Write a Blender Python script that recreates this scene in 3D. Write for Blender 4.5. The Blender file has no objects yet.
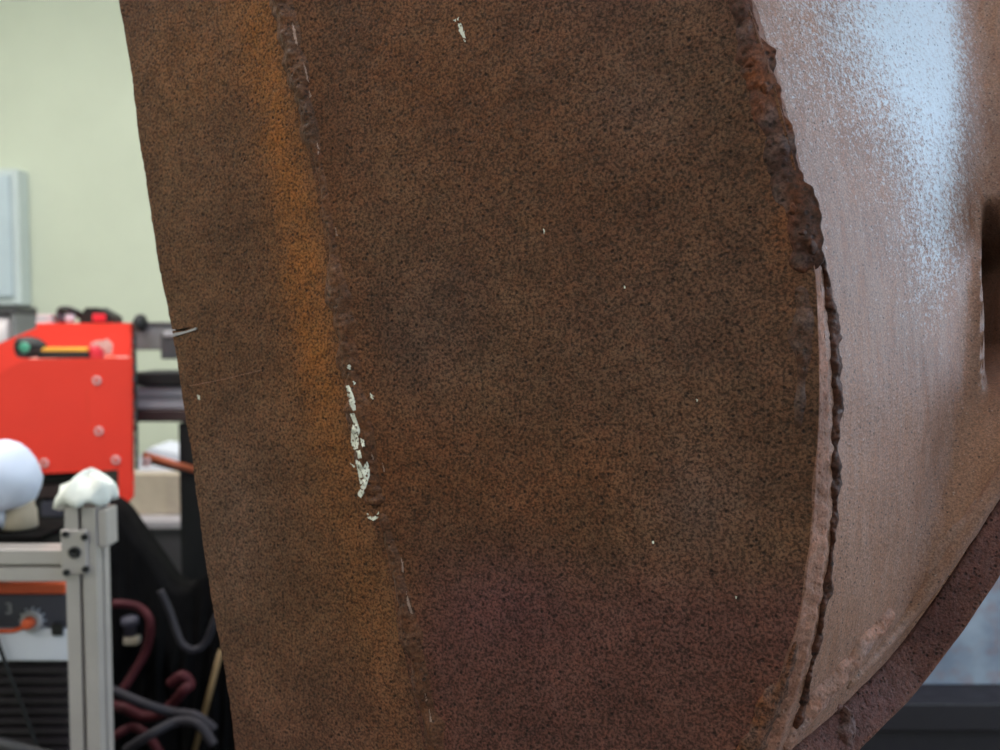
import bpy, bmesh, math, random
import numpy as np
from mathutils import Vector, noise
from mathutils.bvhtree import BVHTree
random.seed(7)
scn = bpy.context.scene
COL = scn.collection
PI = math.pi

# ------------------------------------------------------------------ camera
F = 900.0                       # focal length in pixels of a 1000 x 750 frame
CAMZ, PITCH = 1.45, math.radians(3.0)
cam_d = bpy.data.cameras.new('camera'); cam = bpy.data.objects.new('camera', cam_d)
COL.objects.link(cam); scn.camera = cam
cam.location = (0, 0, CAMZ); cam.rotation_euler = (PI/2 - PITCH, 0, 0)
cam_d.sensor_width = 36; cam_d.lens = 36*F/1000
cam_d.clip_start = 0.02
cam_d.dof.use_dof = True; cam_d.dof.focus_distance = 0.575; cam_d.dof.aperture_fstop = 6.5

# ------------------------------------------------------------------ world (daylight that comes in by the window)
w = bpy.data.worlds.new('daylight'); scn.world = w; w.use_nodes = True
bg = w.node_tree.nodes['Background']
bg.inputs[0].default_value = (0.62, 0.80, 1.0, 1); bg.inputs[1].default_value = 6.5

# window opening in wall_right : y range, z range
WX, WY0, WY1, WZ0, WZ1 = 2.6, -1.3, 1.25, 1.25, 3.15
pl = bpy.data.lights.new('window_portal', 'AREA'); pl.shape = 'RECTANGLE'
pl.size = WZ1-WZ0; pl.size_y = WY1-WY0; pl.cycles.is_portal = True
plo = bpy.data.objects.new('window_portal', pl); COL.objects.link(plo)
plo.location = (WX+0.1, (WY0+WY1)/2, (WZ0+WZ1)/2); plo.rotation_euler = (0, PI/2, 0)

# ceiling tubes: (x, y, watts); the last is added to brighten the red machine
TUBES = [(-2.2, 2.6, 36), (-0.3, 2.6, 27), (1.5, 2.6, 28), (-2.0, -0.9, 32), (-0.2, -1.2, 20), (-1.35, 1.15, 40)]

scn.view_settings.view_transform = 'Standard'; scn.view_settings.look = 'None'
scn.view_settings.gamma = 1.0; scn.view_settings.use_curve_mapping = False
scn.view_settings.exposure = 0.0

# ------------------------------------------------------------------ projection helpers
FW = np.array([0, math.cos(PITCH), -math.sin(PITCH)]); UP = np.array([0, math.sin(PITCH), math.cos(PITCH)])
CAM = np.array([0, 0, CAMZ])
def ray(px, py): return FW + np.array([(px-500)/F, 0, 0]) + UP*((375-py)/F)
def at(px, py, Y):
    d = ray(px, py); return Vector(CAM + d*(Y/d[1]))
def proj(p):
    v = np.asarray(p, float) - CAM; k = v@FW
    return 500 + F*v[0]/k, 375 - F*(v@UP)/k
def plane_hit(px, py, P, n):
    d = ray(px, py); t = ((P-CAM)@n)/(d@n); return CAM + d*t
def spline(pts):
    """cubic Hermite through (t, v) points, straight lines outside"""
    pts = sorted(pts); T = np.array([p[0] for p in pts], float); V = np.array([p[1] for p in pts], float)
    m = np.gradient(V, T) if len(T) > 2 else np.full(len(T), (V[-1]-V[0])/(T[-1]-T[0]))
    def f(t):
        if t <= T[0]: return V[0] + m[0]*(t-T[0])
        if t >= T[-1]: return V[-1] + m[-1]*(t-T[-1])
        i = min(int(np.searchsorted(T, t, 'right'))-1, len(T)-2); h = T[i+1]-T[i]; u = (t-T[i])/h
        return ((2*u**3-3*u*u+1)*V[i] + (u**3-2*u*u+u)*h*m[i] + (-2*u**3+3*u*u)*V[i+1] + (u**3-u*u)*h*m[i+1])
    return f
def col_curve(pts): return spline([(y, x) for x, y in pts])      # py -> px
def curve3(f, P, n, y0=-420, y1=1150):
    ys = np.arange(y0, y1, 2.0)
    A = np.array([plane_hit(f(y), y, P, n) for y in ys])[::-1]
    zz = A[:, 2]
    return lambda z: np.array([np.interp(z, zz, A[:, 0]), np.interp(z, zz, A[:, 1]), z])
def nz(p, s, o=0.0): return noise.noise(Vector((p[0]*s+o, p[1]*s+o*1.7, p[2]*s-o)))
def sm(a, b, x):
    t = min(1, max(0, (x-a)/(b-a))); return t*t*(3-2*t)

# ------------------------------------------------------------------ object helpers
def tag(o, label=None, cat=None, group=None, kind=None):
    for k, v in (('label', label), ('category', cat), ('group', group), ('kind', kind)):
        if v: o[k] = v
    return o
def thing(name, loc, label, cat, group=None):
    o = bpy.data.objects.new(name, None); COL.objects.link(o); o.location = loc; o.empty_display_size = .05
    return tag(o, label, cat, group)
def origin_of(parent):
    v = Vector((0, 0, 0))
    while parent is not None: v += Vector(parent.location); parent = parent.parent
    return v
def mesh_obj(name, verts, faces, mat, parent=None, smooth=False, attrs=None, loc=None):
    """verts are world coordinates; the object's local origin is its own/parent's location"""
    o0 = origin_of(parent)
    if loc is None: loc = Vector((0, 0, 0)) if parent is not None else Vector(np.mean(np.array([tuple(v) for v in verts]), 0))
    off = o0 + Vector(loc)
    me = bpy.data.meshes.new(name)
    me.from_pydata([tuple(Vector(v)-off) for v in verts], [], faces)
    bm = bmesh.new(); bm.from_mesh(me); bmesh.ops.recalc_face_normals(bm, faces=bm.faces); bm.to_mesh(me); bm.free()
    if smooth: me.polygons.foreach_set('use_smooth', [True]*len(me.polygons))
    for k, a in (attrs or {}).items():
        at_ = me.attributes.new(k, 'FLOAT', 'POINT'); at_.data.foreach_set('value', np.asarray(a, dtype=np.float32))
    me.materials.append(mat); me.update()
    o = bpy.data.objects.new(name, me); COL.objects.link(o); o.parent = parent; o.location = loc
    return o
class MB:
    """collects shapes (world coordinates) for ONE mesh object"""
    def __init__(s): s.v = []; s.f = []
    def add(s, v, f):
        n = len(s.v); s.v += [tuple(p) for p in v]; s.f += [tuple(i+n for i in q) for q in f]; return s
    def box(s, x0, x1, y0, y1, z0, z1, b=0.0):
        x0, x1 = sorted((x0, x1)); y0, y1 = sorted((y0, y1)); z0, z1 = sorted((z0, z1))
        bm = bmesh.new(); bmesh.ops.create_cube(bm, size=1)
        for v in bm.verts:
            v.co = Vector(((x0+x1)/2+v.co.x*(x1-x0), (y0+y1)/2+v.co.y*(y1-y0), (z0+z1)/2+v.co.z*(z1-z0)))
        if b: bmesh.ops.bevel(bm, geom=bm.edges[:], offset=min(b, .45*min(x1-x0, y1-y0, z1-z0)), segments=2, affect='EDGES', profile=.5)
        bm.verts.index_update(); s.add([v.co for v in bm.verts], [[v.index for v in f.verts] for f in bm.faces]); bm.free(); return s
    def prism(s, poly, y0, y1):
        """poly: (x, z) outline, extruded from y0 to y1"""
        n = len(poly); v = [(x, y0, z) for x, z in poly] + [(x, y1, z) for x, z in poly]
        f = [tuple(range(n))[::-1], tuple(range(n, 2*n))] + [(i, (i+1) % n, n+(i+1) % n, n+i) for i in range(n)]
        return s.add(v, f)
    def tube(s, pts, r, seg=10, closed=False):
        pts = [Vector(p) for p in pts]; n = len(pts); rr = r if isinstance(r, (list, tuple)) else [r]*n
        rings = []; ref = None
        for i, p in enumerate(pts):
            t = (pts[min(i+1, n-1)] - pts[max(i-1, 0)]).normalized()
            if ref is None: ref = Vector((0, 0, 1)) if abs(t.z) < .9 else Vector((1, 0, 0))
            u = (ref - t*ref.dot(t)).normalized(); ref = u; q = t.cross(u)
            rings.append([p + (u*math.cos(2*PI*k/seg) + q*math.sin(2*PI*k/seg))*rr[i] for k in range(seg)])
        v = [p for R in rings for p in R]; f = []
        for i in range(n-1):
            for k in range(seg): f.append((i*seg+k, i*seg+(k+1) % seg, (i+1)*seg+(k+1) % seg, (i+1)*seg+k))
        f.append(tuple(range(seg))[::-1]); f.append(tuple(range((n-1)*seg, n*seg)))
        return s.add(v, f)
    def lathe(s, base, axis, prof, seg=20):
        """prof: (radius, height along axis)"""
        axis = Vector(axis).normalized(); ref = Vector((0, 0, 1)) if abs(axis.z) < .9 else Vector((1, 0, 0))
        u = (ref-axis*ref.dot(axis)).normalized(); q = axis.cross(u); base = Vector(base); v = []; f = []
        for r, h in prof:
            for k in range(seg): v.append(base + axis*h + (u*math.cos(2*PI*k/seg)+q*math.sin(2*PI*k/seg))*max(r, 1e-5))
        for i in range(len(prof)-1):
            for k in range(seg): f.append((i*seg+k, i*seg+(k+1) % seg, (i+1)*seg+(k+1) % seg, (i+1)*seg+k))
        f.append(tuple(range(seg))[::-1]); f.append(tuple(range((len(prof)-1)*seg, len(prof)*seg)))
        return s.add(v, f)
    def build(s, name, mat, parent=None, smooth=False): return mesh_obj(name, s.v, s.f, mat, parent, smooth)
def smooth_path(pts, n=40):
    pts = [Vector(p) for p in pts]; T = list(range(len(pts)))
    fs = [spline([(t, p[k]) for t, p in zip(T, pts)]) for k in range(3)]
    return [Vector([f(u) for f in fs]) for u in np.linspace(0, len(pts)-1, n)]

# ------------------------------------------------------------------ materials
class NT:
    def __init__(s, name):
        s.m = bpy.data.materials.new(name); s.m.use_nodes = True; s.t = s.m.node_tree; s.b = s.t.nodes['Principled BSDF']
    def n(s, typ, **kw):
        nd = s.t.nodes.new(typ)
        for k, v in kw.items(): setattr(nd, k, v)
        return nd
    def l(s, a, b): s.t.links.new(a, b)
    def coord(s, scale=(1, 1, 1)):
        tc = s.n('ShaderNodeTexCoord'); mp = s.n('ShaderNodeMapping'); mp.inputs['Scale'].default_value = scale
        s.l(tc.outputs['Object'], mp.inputs[0]); return mp.outputs[0]
    def noise(s, co, scale, detail=3, rough=.55, dist=0):
        nd = s.n('ShaderNodeTexNoise'); nd.inputs['Scale'].default_value = scale; nd.inputs['Detail'].default_value = detail
        nd.inputs['Roughness'].default_value = rough; nd.inputs['Distortion'].default_value = dist; s.l(co, nd.inputs['Vector']); return nd.outputs[0]
    def ramp(s, fac, stops):
        nd = s.n('ShaderNodeValToRGB'); e = nd.color_ramp.elements
        while len(e) < len(stops): e.new(.5)
        for i, (p, c) in enumerate(stops): e[i].position = p; e[i].color = (*c, 1) if len(c) == 3 else c
        s.l(fac, nd.inputs[0]); return nd.outputs[0]
    def mapr(s, v, a, b, c=0., d=1.):
        nd = s.n('ShaderNodeMapRange'); nd.clamp = True
        for i, x in zip((1, 2, 3, 4), (a, b, c, d)): nd.inputs[i].default_value = x
        s.l(v, nd.inputs[0]); return nd.outputs[0]
    def mix(s, fac, a, b, mode='MIX'):
        nd = s.n('ShaderNodeMix', data_type='RGBA', blend_type=mode)
        for sock, x in ((nd.inputs[0], fac), (nd.inputs[6], a), (nd.inputs[7], b)):
            if hasattr(x, 'node'): s.l(x, sock)
            elif isinstance(x, (int, float)): sock.default_value = x
            else: sock.default_value = (*x, 1)
        return nd.outputs[2]
    def math(s, op, a, b):
        nd = s.n('ShaderNodeMath', operation=op)
        for sock, x in ((nd.inputs[0], a), (nd.inputs[1], b)):
            if hasattr(x, 'node'): s.l(x, sock)
            else: sock.default_value = x
        return nd.outputs[0]
    def attr(s, name):
        nd = s.n('ShaderNodeAttribute'); nd.attribute_name = name; return nd.outputs['Fac']
    def bump(s, h, strength, dist):
        nd = s.n('ShaderNodeBump'); nd.inputs['Strength'].default_value = strength; nd.inputs['Distance'].default_value = dist
        s.l(h, nd.inputs['Height']); s.l(nd.outputs[0], s.b.inputs['Normal'])
    def out(s, col=None, rough=None, metal=None, spec=None):
        for k, x in (('Base Color', col), ('Roughness', rough), ('Metallic', metal), ('Specular IOR Level', spec)):
            if x is None: continue
            if hasattr(x, 'node'): s.l(x, s.b.inputs[k])
            else: s.b.inputs[k].default_value = (*x, 1) if isinstance(x, tuple) else x
        return s.m
def srgb(r, g, b):
    return tuple(((c/255)/12.92 if c/255 <= .04045 else ((c/255+.055)/1.055)**2.4) for c in (r, g, b))
def plain(name, rgb, rough=.5, metal=0., var=.12, scale=14, spec=.5, bump=0.):
    """painted / plastic / metal surface with slight procedural mottling and wear"""
    t = NT(name); co = t.coord(); n1 = t.noise(co, scale, 4); c = srgb(*rgb)
    col = t.mix(t.mapr(n1, .3, .7), tuple(x*(1-var) for x in c), tuple(min(1, x*(1+var)) for x in c))
    if bump: t.bump(t.noise(co, scale*12, 3), bump, .001)
    return t.out(col, t.mapr(t.noise(co, scale*3, 2), .3, .7, max(.02, rough-.08), min(1, rough+.08)), metal, spec)

def rust(name, dark, mid, light, orange, purple, grain=1.25, rough=.66, pit=.85, spec=.22, fine=560, bumpd=.0012):
    t = NT(name); co = t.coord()
    big = t.noise(co, 9, 5, .6, .4); md = t.noise(co, 45, 4, .6); fn = t.noise(co, fine, 2, .6); fn2 = t.noise(co, fine*.42, 3, .6)
    col = t.ramp(big, [(.30, srgb(*dark)), (.5, srgb(*mid)), (.70, srgb(*light))])
    col = t.mix(t.mapr(md, .35, .7, 0, .35), col, srgb(*light))
    col = t.mix(t.math('MULTIPLY', t.attr('orange'), t.mapr(md, .25, .65, .45, 1)), col, srgb(*orange))
    col = t.mix(t.math('MULTIPLY', t.attr('purple'), t.mapr(big, .2, .8, .5, 1)), col, srgb(*purple))
    col = t.mix(t.attr('grey'), col, srgb(124, 118, 122))
    hue = t.noise(co, 150, 3, .7); col = t.mix(t.mapr(hue, .36, .64, 0, .55), col, t.mix(1.0, col, (1.12, .86, .74), 'MULTIPLY'))
    mot = t.noise(co, 28, 5, .65, .6); mm = t.mapr(mot, .34, .66, .80, 1.16); mc = t.n('ShaderNodeCombineColor')
    for i in range(3): t.l(mm, mc.inputs[i])
    col = t.mix(1.0, col, mc.outputs[0], 'MULTIPLY')
    # grain: light and dark grains of rust
    g = t.mapr(fn, .38, .62, 1-.42*grain, 1+.46*grain); gg = t.n('ShaderNodeCombineColor')
    for i in range(3): t.l(g, gg.inputs[i])
    col = t.mix(1.0, col, gg.outputs[0], 'MULTIPLY')
    # pits
    vo = t.n('ShaderNodeTexVoronoi'); vo.inputs['Scale'].default_value = fine*.48; t.l(co, vo.inputs['Vector'])
    sel = t.math('GREATER_THAN', t.n('ShaderNodeSeparateColor').outputs[0], .5)
    sc = sel.node.inputs[0].links[0].from_node; t.l(vo.outputs['Color'], sc.inputs[0]); sel.node.inputs[1].default_value = .40
    dot = t.math('MULTIPLY', t.mapr(vo.outputs['Distance'], .18, .42, 1, 0), sel)
    dot = t.math('MULTIPLY', dot, t.mapr(fn2, .4, .6, .3, 1))
    col = t.mix(t.math('MULTIPLY', dot, pit), col, srgb(26, 19, 17))
    h = t.math('SUBTRACT', t.math('ADD', fn2, t.math('MULTIPLY', fn, .5)), t.math('MULTIPLY', dot, .8))
    t.bump(h, .55, bumpd)
    return t.out(col, t.mapr(fn2, .3, .7, rough-.12, rough+.15), 0.0, spec)

M = {}
M['rust'] = rust('rusty_steel', (72, 49, 37), (84, 58, 43), (94, 69, 51), (122, 72, 38), (88, 55, 57))
M['rust_side'] = rust('rusty_steel_strip', (82, 57, 42), (93, 65, 47), (103, 75, 54), (140, 87, 38), (94, 64, 58))
M['weld'] = rust('weld_scale', (56, 38, 29), (70, 48, 36), (92, 64, 46), (124, 74, 40), (68, 48, 48), grain=.9, rough=.5, spec=.28, fine=560)
M['weld_dark'] = rust('dark_weld_root', (50, 30, 23), (62, 38, 28), (82, 52, 39), (130, 72, 36), (64, 44, 46), grain=.8, rough=.6, spec=.22, fine=480)
M['edge'] = rust('scraped_edge', (108, 76, 64), (134, 98, 84), (158, 124, 110), (160, 104, 70), (92, 64, 56), grain=.45, fine=600, pit=.35)
M['bar'] = rust('rough_dark_rust', (66, 43, 40), (82, 54, 50), (104, 72, 65), (124, 80, 58), (76, 50, 53), grain=.6, rough=.75, fine=650, bumpd=.003)

def flange_material():
    t = NT('brushed_rusty_steel'); co = t.coord(); cs = t.coord((1, 1, .12))
    fn = t.noise(co, 760, 3, .65); fn2 = t.noise(co, 330, 3, .6); st = t.noise(cs, 160, 4, .6); big = t.noise(co, 16, 4)
    col = t.ramp(big, [(.3, srgb(114, 79, 66)), (.55, srgb(137, 98, 83)), (.75, srgb(148, 105, 82))])
    col = t.mix(t.mapr(st, .38, .62, 0, .65), col, srgb(144, 120, 113))
    col = t.mix(t.math('MULTIPLY', t.attr('orange'), .8), col, srgb(132, 92, 72))
    col = t.mix(t.math('MULTIPLY', t.attr('purple'), .8), col, srgb(84, 56, 48))
    g = t.mapr(fn, .36, .64, .60, 1.40); gg = t.n('ShaderNodeCombineColor')
    for i in range(3): t.l(g, gg.inputs[i])
    col = t.mix(1.0, col, gg.outputs[0], 'MULTIPLY')
    # window sheen painted as a pale steel-coloured patch, ragged at its rim
    b = t.math('ADD', t.attr('sheen_mask'), t.math('MULTIPLY', t.math('SUBTRACT', t.math('ADD', t.math('MULTIPLY', fn2, .6), t.math('MULTIPLY', fn, .4)), .5), 3.0))
    sheen_mask = t.math('MULTIPLY', t.mapr(b, .34, .95), .92)
    col = t.mix(sheen_mask, col, srgb(176, 182, 190))
    vo = t.n('ShaderNodeTexVoronoi'); vo.inputs['Scale'].default_value = 240; t.l(co, vo.inputs['Vector'])
    scn_ = t.n('ShaderNodeSeparateColor'); t.l(vo.outputs['Color'], scn_.inputs[0])
    dot = t.math('MULTIPLY', t.mapr(vo.outputs['Distance'], .10, .22, 1, 0), t.math('GREATER_THAN', scn_.outputs[0], .5))
    col = t.mix(t.math('MULTIPLY', dot, .85), col, srgb(44, 34, 34))
    t.bump(t.math('ADD', fn2, t.math('MULTIPLY', st, .7)), .6, .0010)
    return t.out(col, t.mapr(fn, .35, .65, .46, .64), t.math('MULTIPLY', sheen_mask, .42), .4)
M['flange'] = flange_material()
M['chip'] = plain('white_paint_residue', (222, 222, 212), .6, 0, .12, 300)
M['glint'] = plain('painted_glint_tan', (150, 122, 112), .4, .3, .2, 400)
M['notch_shade'] = plain('painted_notch_shade', (14, 12, 12), .8)

M['wall'] = plain('cream_green_wall_paint', (200, 206, 187), .8, 0, .03, 3)
M['floor'] = plain('dark_concrete', (92, 90, 92), .7, 0, .25, 6)
M['ceil'] = plain('white_ceiling', (225, 225, 220), .8, 0, .03, 3)
M['panel'] = plain('blue_grey_enamel', (186, 200, 208), .45, 0, .04, 5)
M['panel_frame'] = plain('pale_grey_enamel', (196, 206, 206), .45, 0, .04, 5)
M['grey'] = plain('grey_painted_steel', (128, 128, 132), .45, 0, .1, 10)
M['dgrey'] = plain('dark_grey_metal', (78, 76, 80), .5, .2, .15, 10)
M['red'] = plain('red_orange_enamel', (244, 60, 44), .5, 0, .04, 6)
M['black'] = plain('black_plastic', (22, 22, 24), .5, 0, .2, 12)
M['matte_black'] = plain('matte_black_fabric', (11, 10, 11), .95, 0, .3, 20, .1)
M['brown_rail'] = plain('dark_brown_rail', (72, 56, 56), .5, .2, .1, 10)
M['lgrey'] = plain('light_grey_rail', (172, 168, 174), .4, .1, .08, 10)
M['chrome'] = plain('bright_bolt_steel', (232, 190, 188), .45, .2, .08, 40)
M['alu'] = plain('anodised_aluminium', (196, 188, 186), .42, .45, .05, 12)
M['alu_slot'] = plain('aluminium_slot', (90, 86, 84), .5, .5, .05, 12)
M['cloth'] = plain('white_cotton_cloth', (226, 228, 222), .9, 0, .05, 30, .2, .3)
M['bag'] = plain('white_plastic_film', (206, 214, 234), .55, 0, .03, 10)
M['beige'] = plain('beige_cardboard', (176, 164, 146), .8, 0, .08, 20)
M['tan'] = plain('tan_stub', (170, 158, 142), .7, 0, .1, 20)
M['yellow'] = plain('yellow_rubber', (232, 176, 58), .5, 0, .06, 20)
M['teal'] = plain('teal_plastic', (72, 160, 130), .4, 0, .06, 20)
M['crimson'] = plain('crimson_plastic', (214, 40, 60), .4, 0, .08, 20)
M['clear'] = plain('frosted_plastic', (218, 178, 170), .3, 0, .08, 20)
M['orange'] = plain('orange_enamel', (216, 92, 52), .5, 0, .06, 10)
M['white'] = plain('white_enamel', (214, 218, 232), .45, 0, .03, 8)
M['slate'] = plain('slate_panel', (74, 72, 86), .5, 0, .06, 10)
M['violet'] = plain('black_violet_louvre', (34, 27, 33), .6, 0, .1, 10)
M['hose_red'] = plain('dark_red_rubber', (66, 20, 27), .65, 0, .15, 20, .25)
M['hose_grey'] = plain('dark_grey_rubber', (42, 39, 45), .65, 0, .15, 20, .25)
M['brass'] = plain('dull_brass', (104, 82, 52), .55, .3, .1, 20)
M['copper'] = plain('copper_orange_pipe', (196, 100, 66), .45, .1, .1, 16)
M['paper'] = plain('white_paper', (232, 222, 224), .8, 0, .04, 20)
def galv():
    t = NT('stained_blue_grey_sheet'); co = t.coord(); a = t.noise(co, 9, 4, .6); b = t.noise(co, 22, 4, .6)
    col = t.ramp(a, [(.3, srgb(120, 128, 146)), (.5, srgb(148, 156, 172)), (.7, srgb(170, 178, 192))])
    col = t.mix(t.mapr(b, .5, .68, 0, .6), col, srgb(150, 112, 104))
    return t.out(col, .5, .1, .5)
M['galv'] = galv()
def emit(name, rgb, s):
    t = NT(name); t.b.inputs['Emission Color'].default_value = (*rgb, 1); t.b.inputs['Emission Strength'].default_value = s
    return t.out(tuple(rgb), .5)
M['tube'] = emit('fluorescent_tube', (1, .98, .92), 6.0)

# ================================================================== the room
XL, XR, YF, YB, ZC = -3.4, WX, -3.2, 4.4, 3.6
def struct(name, mb, mat):
    o = mb.build(name, mat); tag(o, kind='structure'); return o
struct('floor', MB().box(XL-.2, XR+.2, YF-.2, YB+.2, -.1, 0), M['floor'])
struct('ceiling', MB().box(XL-.2, XR+.2, YF-.2, YB+.2, ZC, ZC+.1), M['ceil'])
struct('wall_back', MB().box(XL-.2, XR+.2, YB, YB+.2, 0, ZC), M['wall'])
struct('wall_left', MB().box(XL-.2, XL, YF, YB, 0, ZC), M['wall'])
struct('wall_front', MB().box(XL-.2, XR+.2, YF-.2, YF, 0, ZC), M['wall'])
struct('wall_right', MB().box(XR, XR+.2, YF, WY0, 0, ZC).box(XR, XR+.2, WY1, YB, 0, ZC)
       .box(XR, XR+.2, WY0, WY1, 0, WZ0).box(XR, XR+.2, WY0, WY1, WZ1, ZC), M['wall'])
wf = MB(); t_ = .04
wf.box(XR+.05, XR+.09, WY0, WY1, WZ0, WZ0+t_).box(XR+.05, XR+.09, WY0, WY1, WZ1-t_, WZ1)
for yy in (WY0, (WY0+WY1)/2-t_/2, WY1-t_): wf.box(XR+.05, XR+.09, yy, yy+t_, WZ0, WZ1)
struct('window_1', wf, M['panel_frame'])
for i, (x, y, wt) in enumerate(TUBES):
    lab = ['white ceiling batten lamp above the wall cabinet corner', 'white ceiling batten lamp above the red machine rails', 'white ceiling batten lamp above the dark workbench',
           'white ceiling batten lamp behind the camera by the left wall', 'white ceiling batten lamp behind the camera at mid room', 'added unseen ceiling batten lamp brightening the red machine'][i]
    t = thing('ceiling_lamp', (x, y, ZC), lab, 'lamp', 'ceiling batten lamps')
    MB().box(x-.62, x+.62, y-.07, y+.07, ZC-.06, ZC-.0005, .008).build('housing', M['ceil'], t)
    MB().lathe((x-.58, y, ZC-.085), (1, 0, 0), [(.013, 0), (.013, 1.16)], 12).build('tube', M['tube'], t)
    L = bpy.data.lights.new('tube_light', 'AREA'); L.shape = 'RECTANGLE'; L.size = 1.16; L.size_y = .06; L.energy = wt; L.color = (1, .965, .93)
    lo = bpy.data.objects.new('tube_light', L); COL.objects.link(lo); lo.location = (x, y, ZC-.105)

# ================================================================== the rusty weldment
ZT, ZB = 1.80, 1.02
WELD = thing('steel_weldment', (0, .6, ZB), 'large rusty brown welded steel fabrication filling the foreground, with curved bright flange', 'steel fabrication')
A_ = math.radians(23)
P0 = np.array([0, .6, 0]); n1 = np.array([-math.sin(A_), -math.cos(A_), 0]); e1 = np.array([math.cos(A_), -math.sin(A_), 0])
Wpx = [(281, 0), (297, 80), (311, 140), (325, 210), (337, 300), (348, 360), (360, 430), (374, 510), (391, 570), (406, 640), (424, 725), (432, 760)]
Rpx = [(746, 0), (767, 60), (781, 110), (796, 170), (808, 220), (814, 262), (818, 330), (819, 400), (815, 480), (808, 560), (798, 620), (778, 680), (752, 750), (736, 790)]
R2px = [(754, 0), (773, 60), (786, 110), (801, 170), (813, 220), (819, 262), (825, 330), (829, 400), (829, 480), (826, 550), (818, 610), (801, 680), (779, 750), (766, 790)]
Epx = [(119, 0), (129, 60), (140, 140), (152, 220), (164, 290), (171, 325), (179, 375), (188, 430), (199, 510), (210, 590), (219, 640), (228, 690), (235, 750), (239, 790)]
fW, fR, fR2, fE = map(col_curve, (Wpx, Rpx, R2px, Epx))

def grid_solid(name, front, back, mat, parent, attrs=None, smooth=True):
    """front/back: arrays [rows][cols] of points -> closed solid"""
    R, C = len(front), len(front[0]); N = R*C
    v = [p for r in front for p in r] + [p for r in back for p in r]; f = []
    for i in range(R-1):
        for j in range(C-1):
            a = i*C+j; f.append((a, a+1, a+C+1, a+C)); f.append((N+a, N+a+C, N+a+C+1, N+a+1))
    for i in range(R-1):
        a = i*C; f.append((a, a+C, N+a+C, N+a)); b = a+C-1; f.append((b, N+b, N+b+C, b+C))
    for j in range(C-1):
        f.append((j, N+j, N+j+1, j+1)); b = (R-1)*C+j; f.append((b, b+1, N+b+1, N+b))
    at_ = {k: list(x)+list(x) for k, x in (attrs or {}).items()}
    return mesh_obj(name, v, f, mat, parent, smooth, at_)
def edge_split(o, deg=40):
    md = o.modifiers.new('crisp_edges', 'EDGE_SPLIT'); md.split_angle = math.radians(deg); return o

def blob(px, py, cx, cy, rx, ry): return math.exp(-(((px-cx)/rx)**2 + ((py-cy)/ry)**2))
def stains_main(p):
    px, py = proj(p); w_ = 18*nz(p, 14, 3)
    o = .5*math.exp(-((px-fW(py)-10)/26)**2)*.5 + .35*blob(px, py, 430, 60+w_, 90, 110) + .4*blob(px, py, 790, 200, 22, 90) \
        + .3*blob(px, py, 560, 480+w_, 150, 50) + .25*blob(px, py, 420, 440, 60, 60) + .3*blob(px, py, 760, 690, 40, 50) + .15*blob(px, py, 600, 200, 100, 150)
    pu = .75*sm(520+w_*2, 640+w_*2, py)*sm(380, 440, px) + .4*blob(px, py, 500, 590, 70, 60) + .35*sm(90, -40, py)*sm(440, 620, px)
    g = .13*blob(px, py, 700, 500+w_, 60, 55) + .08*blob(px, py, 640, 110, 60, 50) + .06*blob(px, py, 430, 340, 60, 70) + .05*blob(px, py, 660, 330, 120, 90)
    return min(1, o), min(1, pu), min(1, g)
def stains_strip(p):
    px, py = proj(p); d = fW(py) - px; w_ = 8*nz(p, 12, 5)
    o = .5*math.exp(-((d-27+w_)/22)**2)*sm(560, 330, py) + .28*math.exp(-((d-30)/34)**2) + .25*blob(px, py, 190, 60, 50, 60)
    pu = .6*sm(600, 760, py) + .3*sm(110, -20, py)*sm(190, 130, px)
    return min(1, o), min(1, pu), .12*sm(300, 520, py)*blob(px, py, 230, 520, 40, 120)

# --- main plate
cW, cR = curve3(fW, P0, n1), curve3(fR, P0, n1)
zs = np.linspace(ZT, ZB, 230)
front, back, A1 = [], [], []
for z in zs:
    a, b = cW(z) - e1*.004, cR(z); row, rb = [], []
    for u in np.linspace(0, 1, 130):
        p = a + (b-a)*u
        h = .0009*nz(p, 22) + .0006*nz(p, 75, 4) + .0002*nz(p, 240, 9)
        px, py = proj(p)
        h += -.0022*blob(px, py, 560, 560, 200, 60) * .6
        row.append(p + n1*h); rb.append(p - n1*.010)
        A1.append(stains_main(p))
    front.append(row); back.append(rb)
A1 = np.array(A1)
plate = edge_split(grid_solid('face_plate', front, back, M['rust'], WELD, dict(orange=A1[:, 0], purple=A1[:, 1], grey=A1[:, 2])))

# --- bevelled, scraped right edge of the main plate
cR2 = curve3(fR2, P0 - n1*.0095, n1)
front, back, att = [], [], []
for z in np.linspace(ZT, ZB, 420):
    a, b = cR(z), cR2(z); d = b-a; row, rb = [], []
    for u in np.linspace(0, 1, 9):
        p = a + d*u; px, py = proj(p)
        p = p + (e1*.0012 + n1*.0006)*(nz(p, 160, 2) + .6*nz(p, 420, 5))*sm(0, .3, u)
        row.append(p); rb.append(p - e1*.004 - n1*.002)
        att.append((.2*sm(560, 700, py), min(1, .8*sm(265, 230, py) + .3*sm(.35, 0, u) + .55*sm(520, 680, py)), 0))
    front.append(row); back.append(rb)
att = np.array(att)
edge = grid_solid('plate_edge', front, back, M['edge'], WELD, dict(orange=att[:, 0], purple=att[:, 1], grey=att[:, 2]))
edge['label'] = 'pale scraped bevelled edge of the plate'

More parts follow.
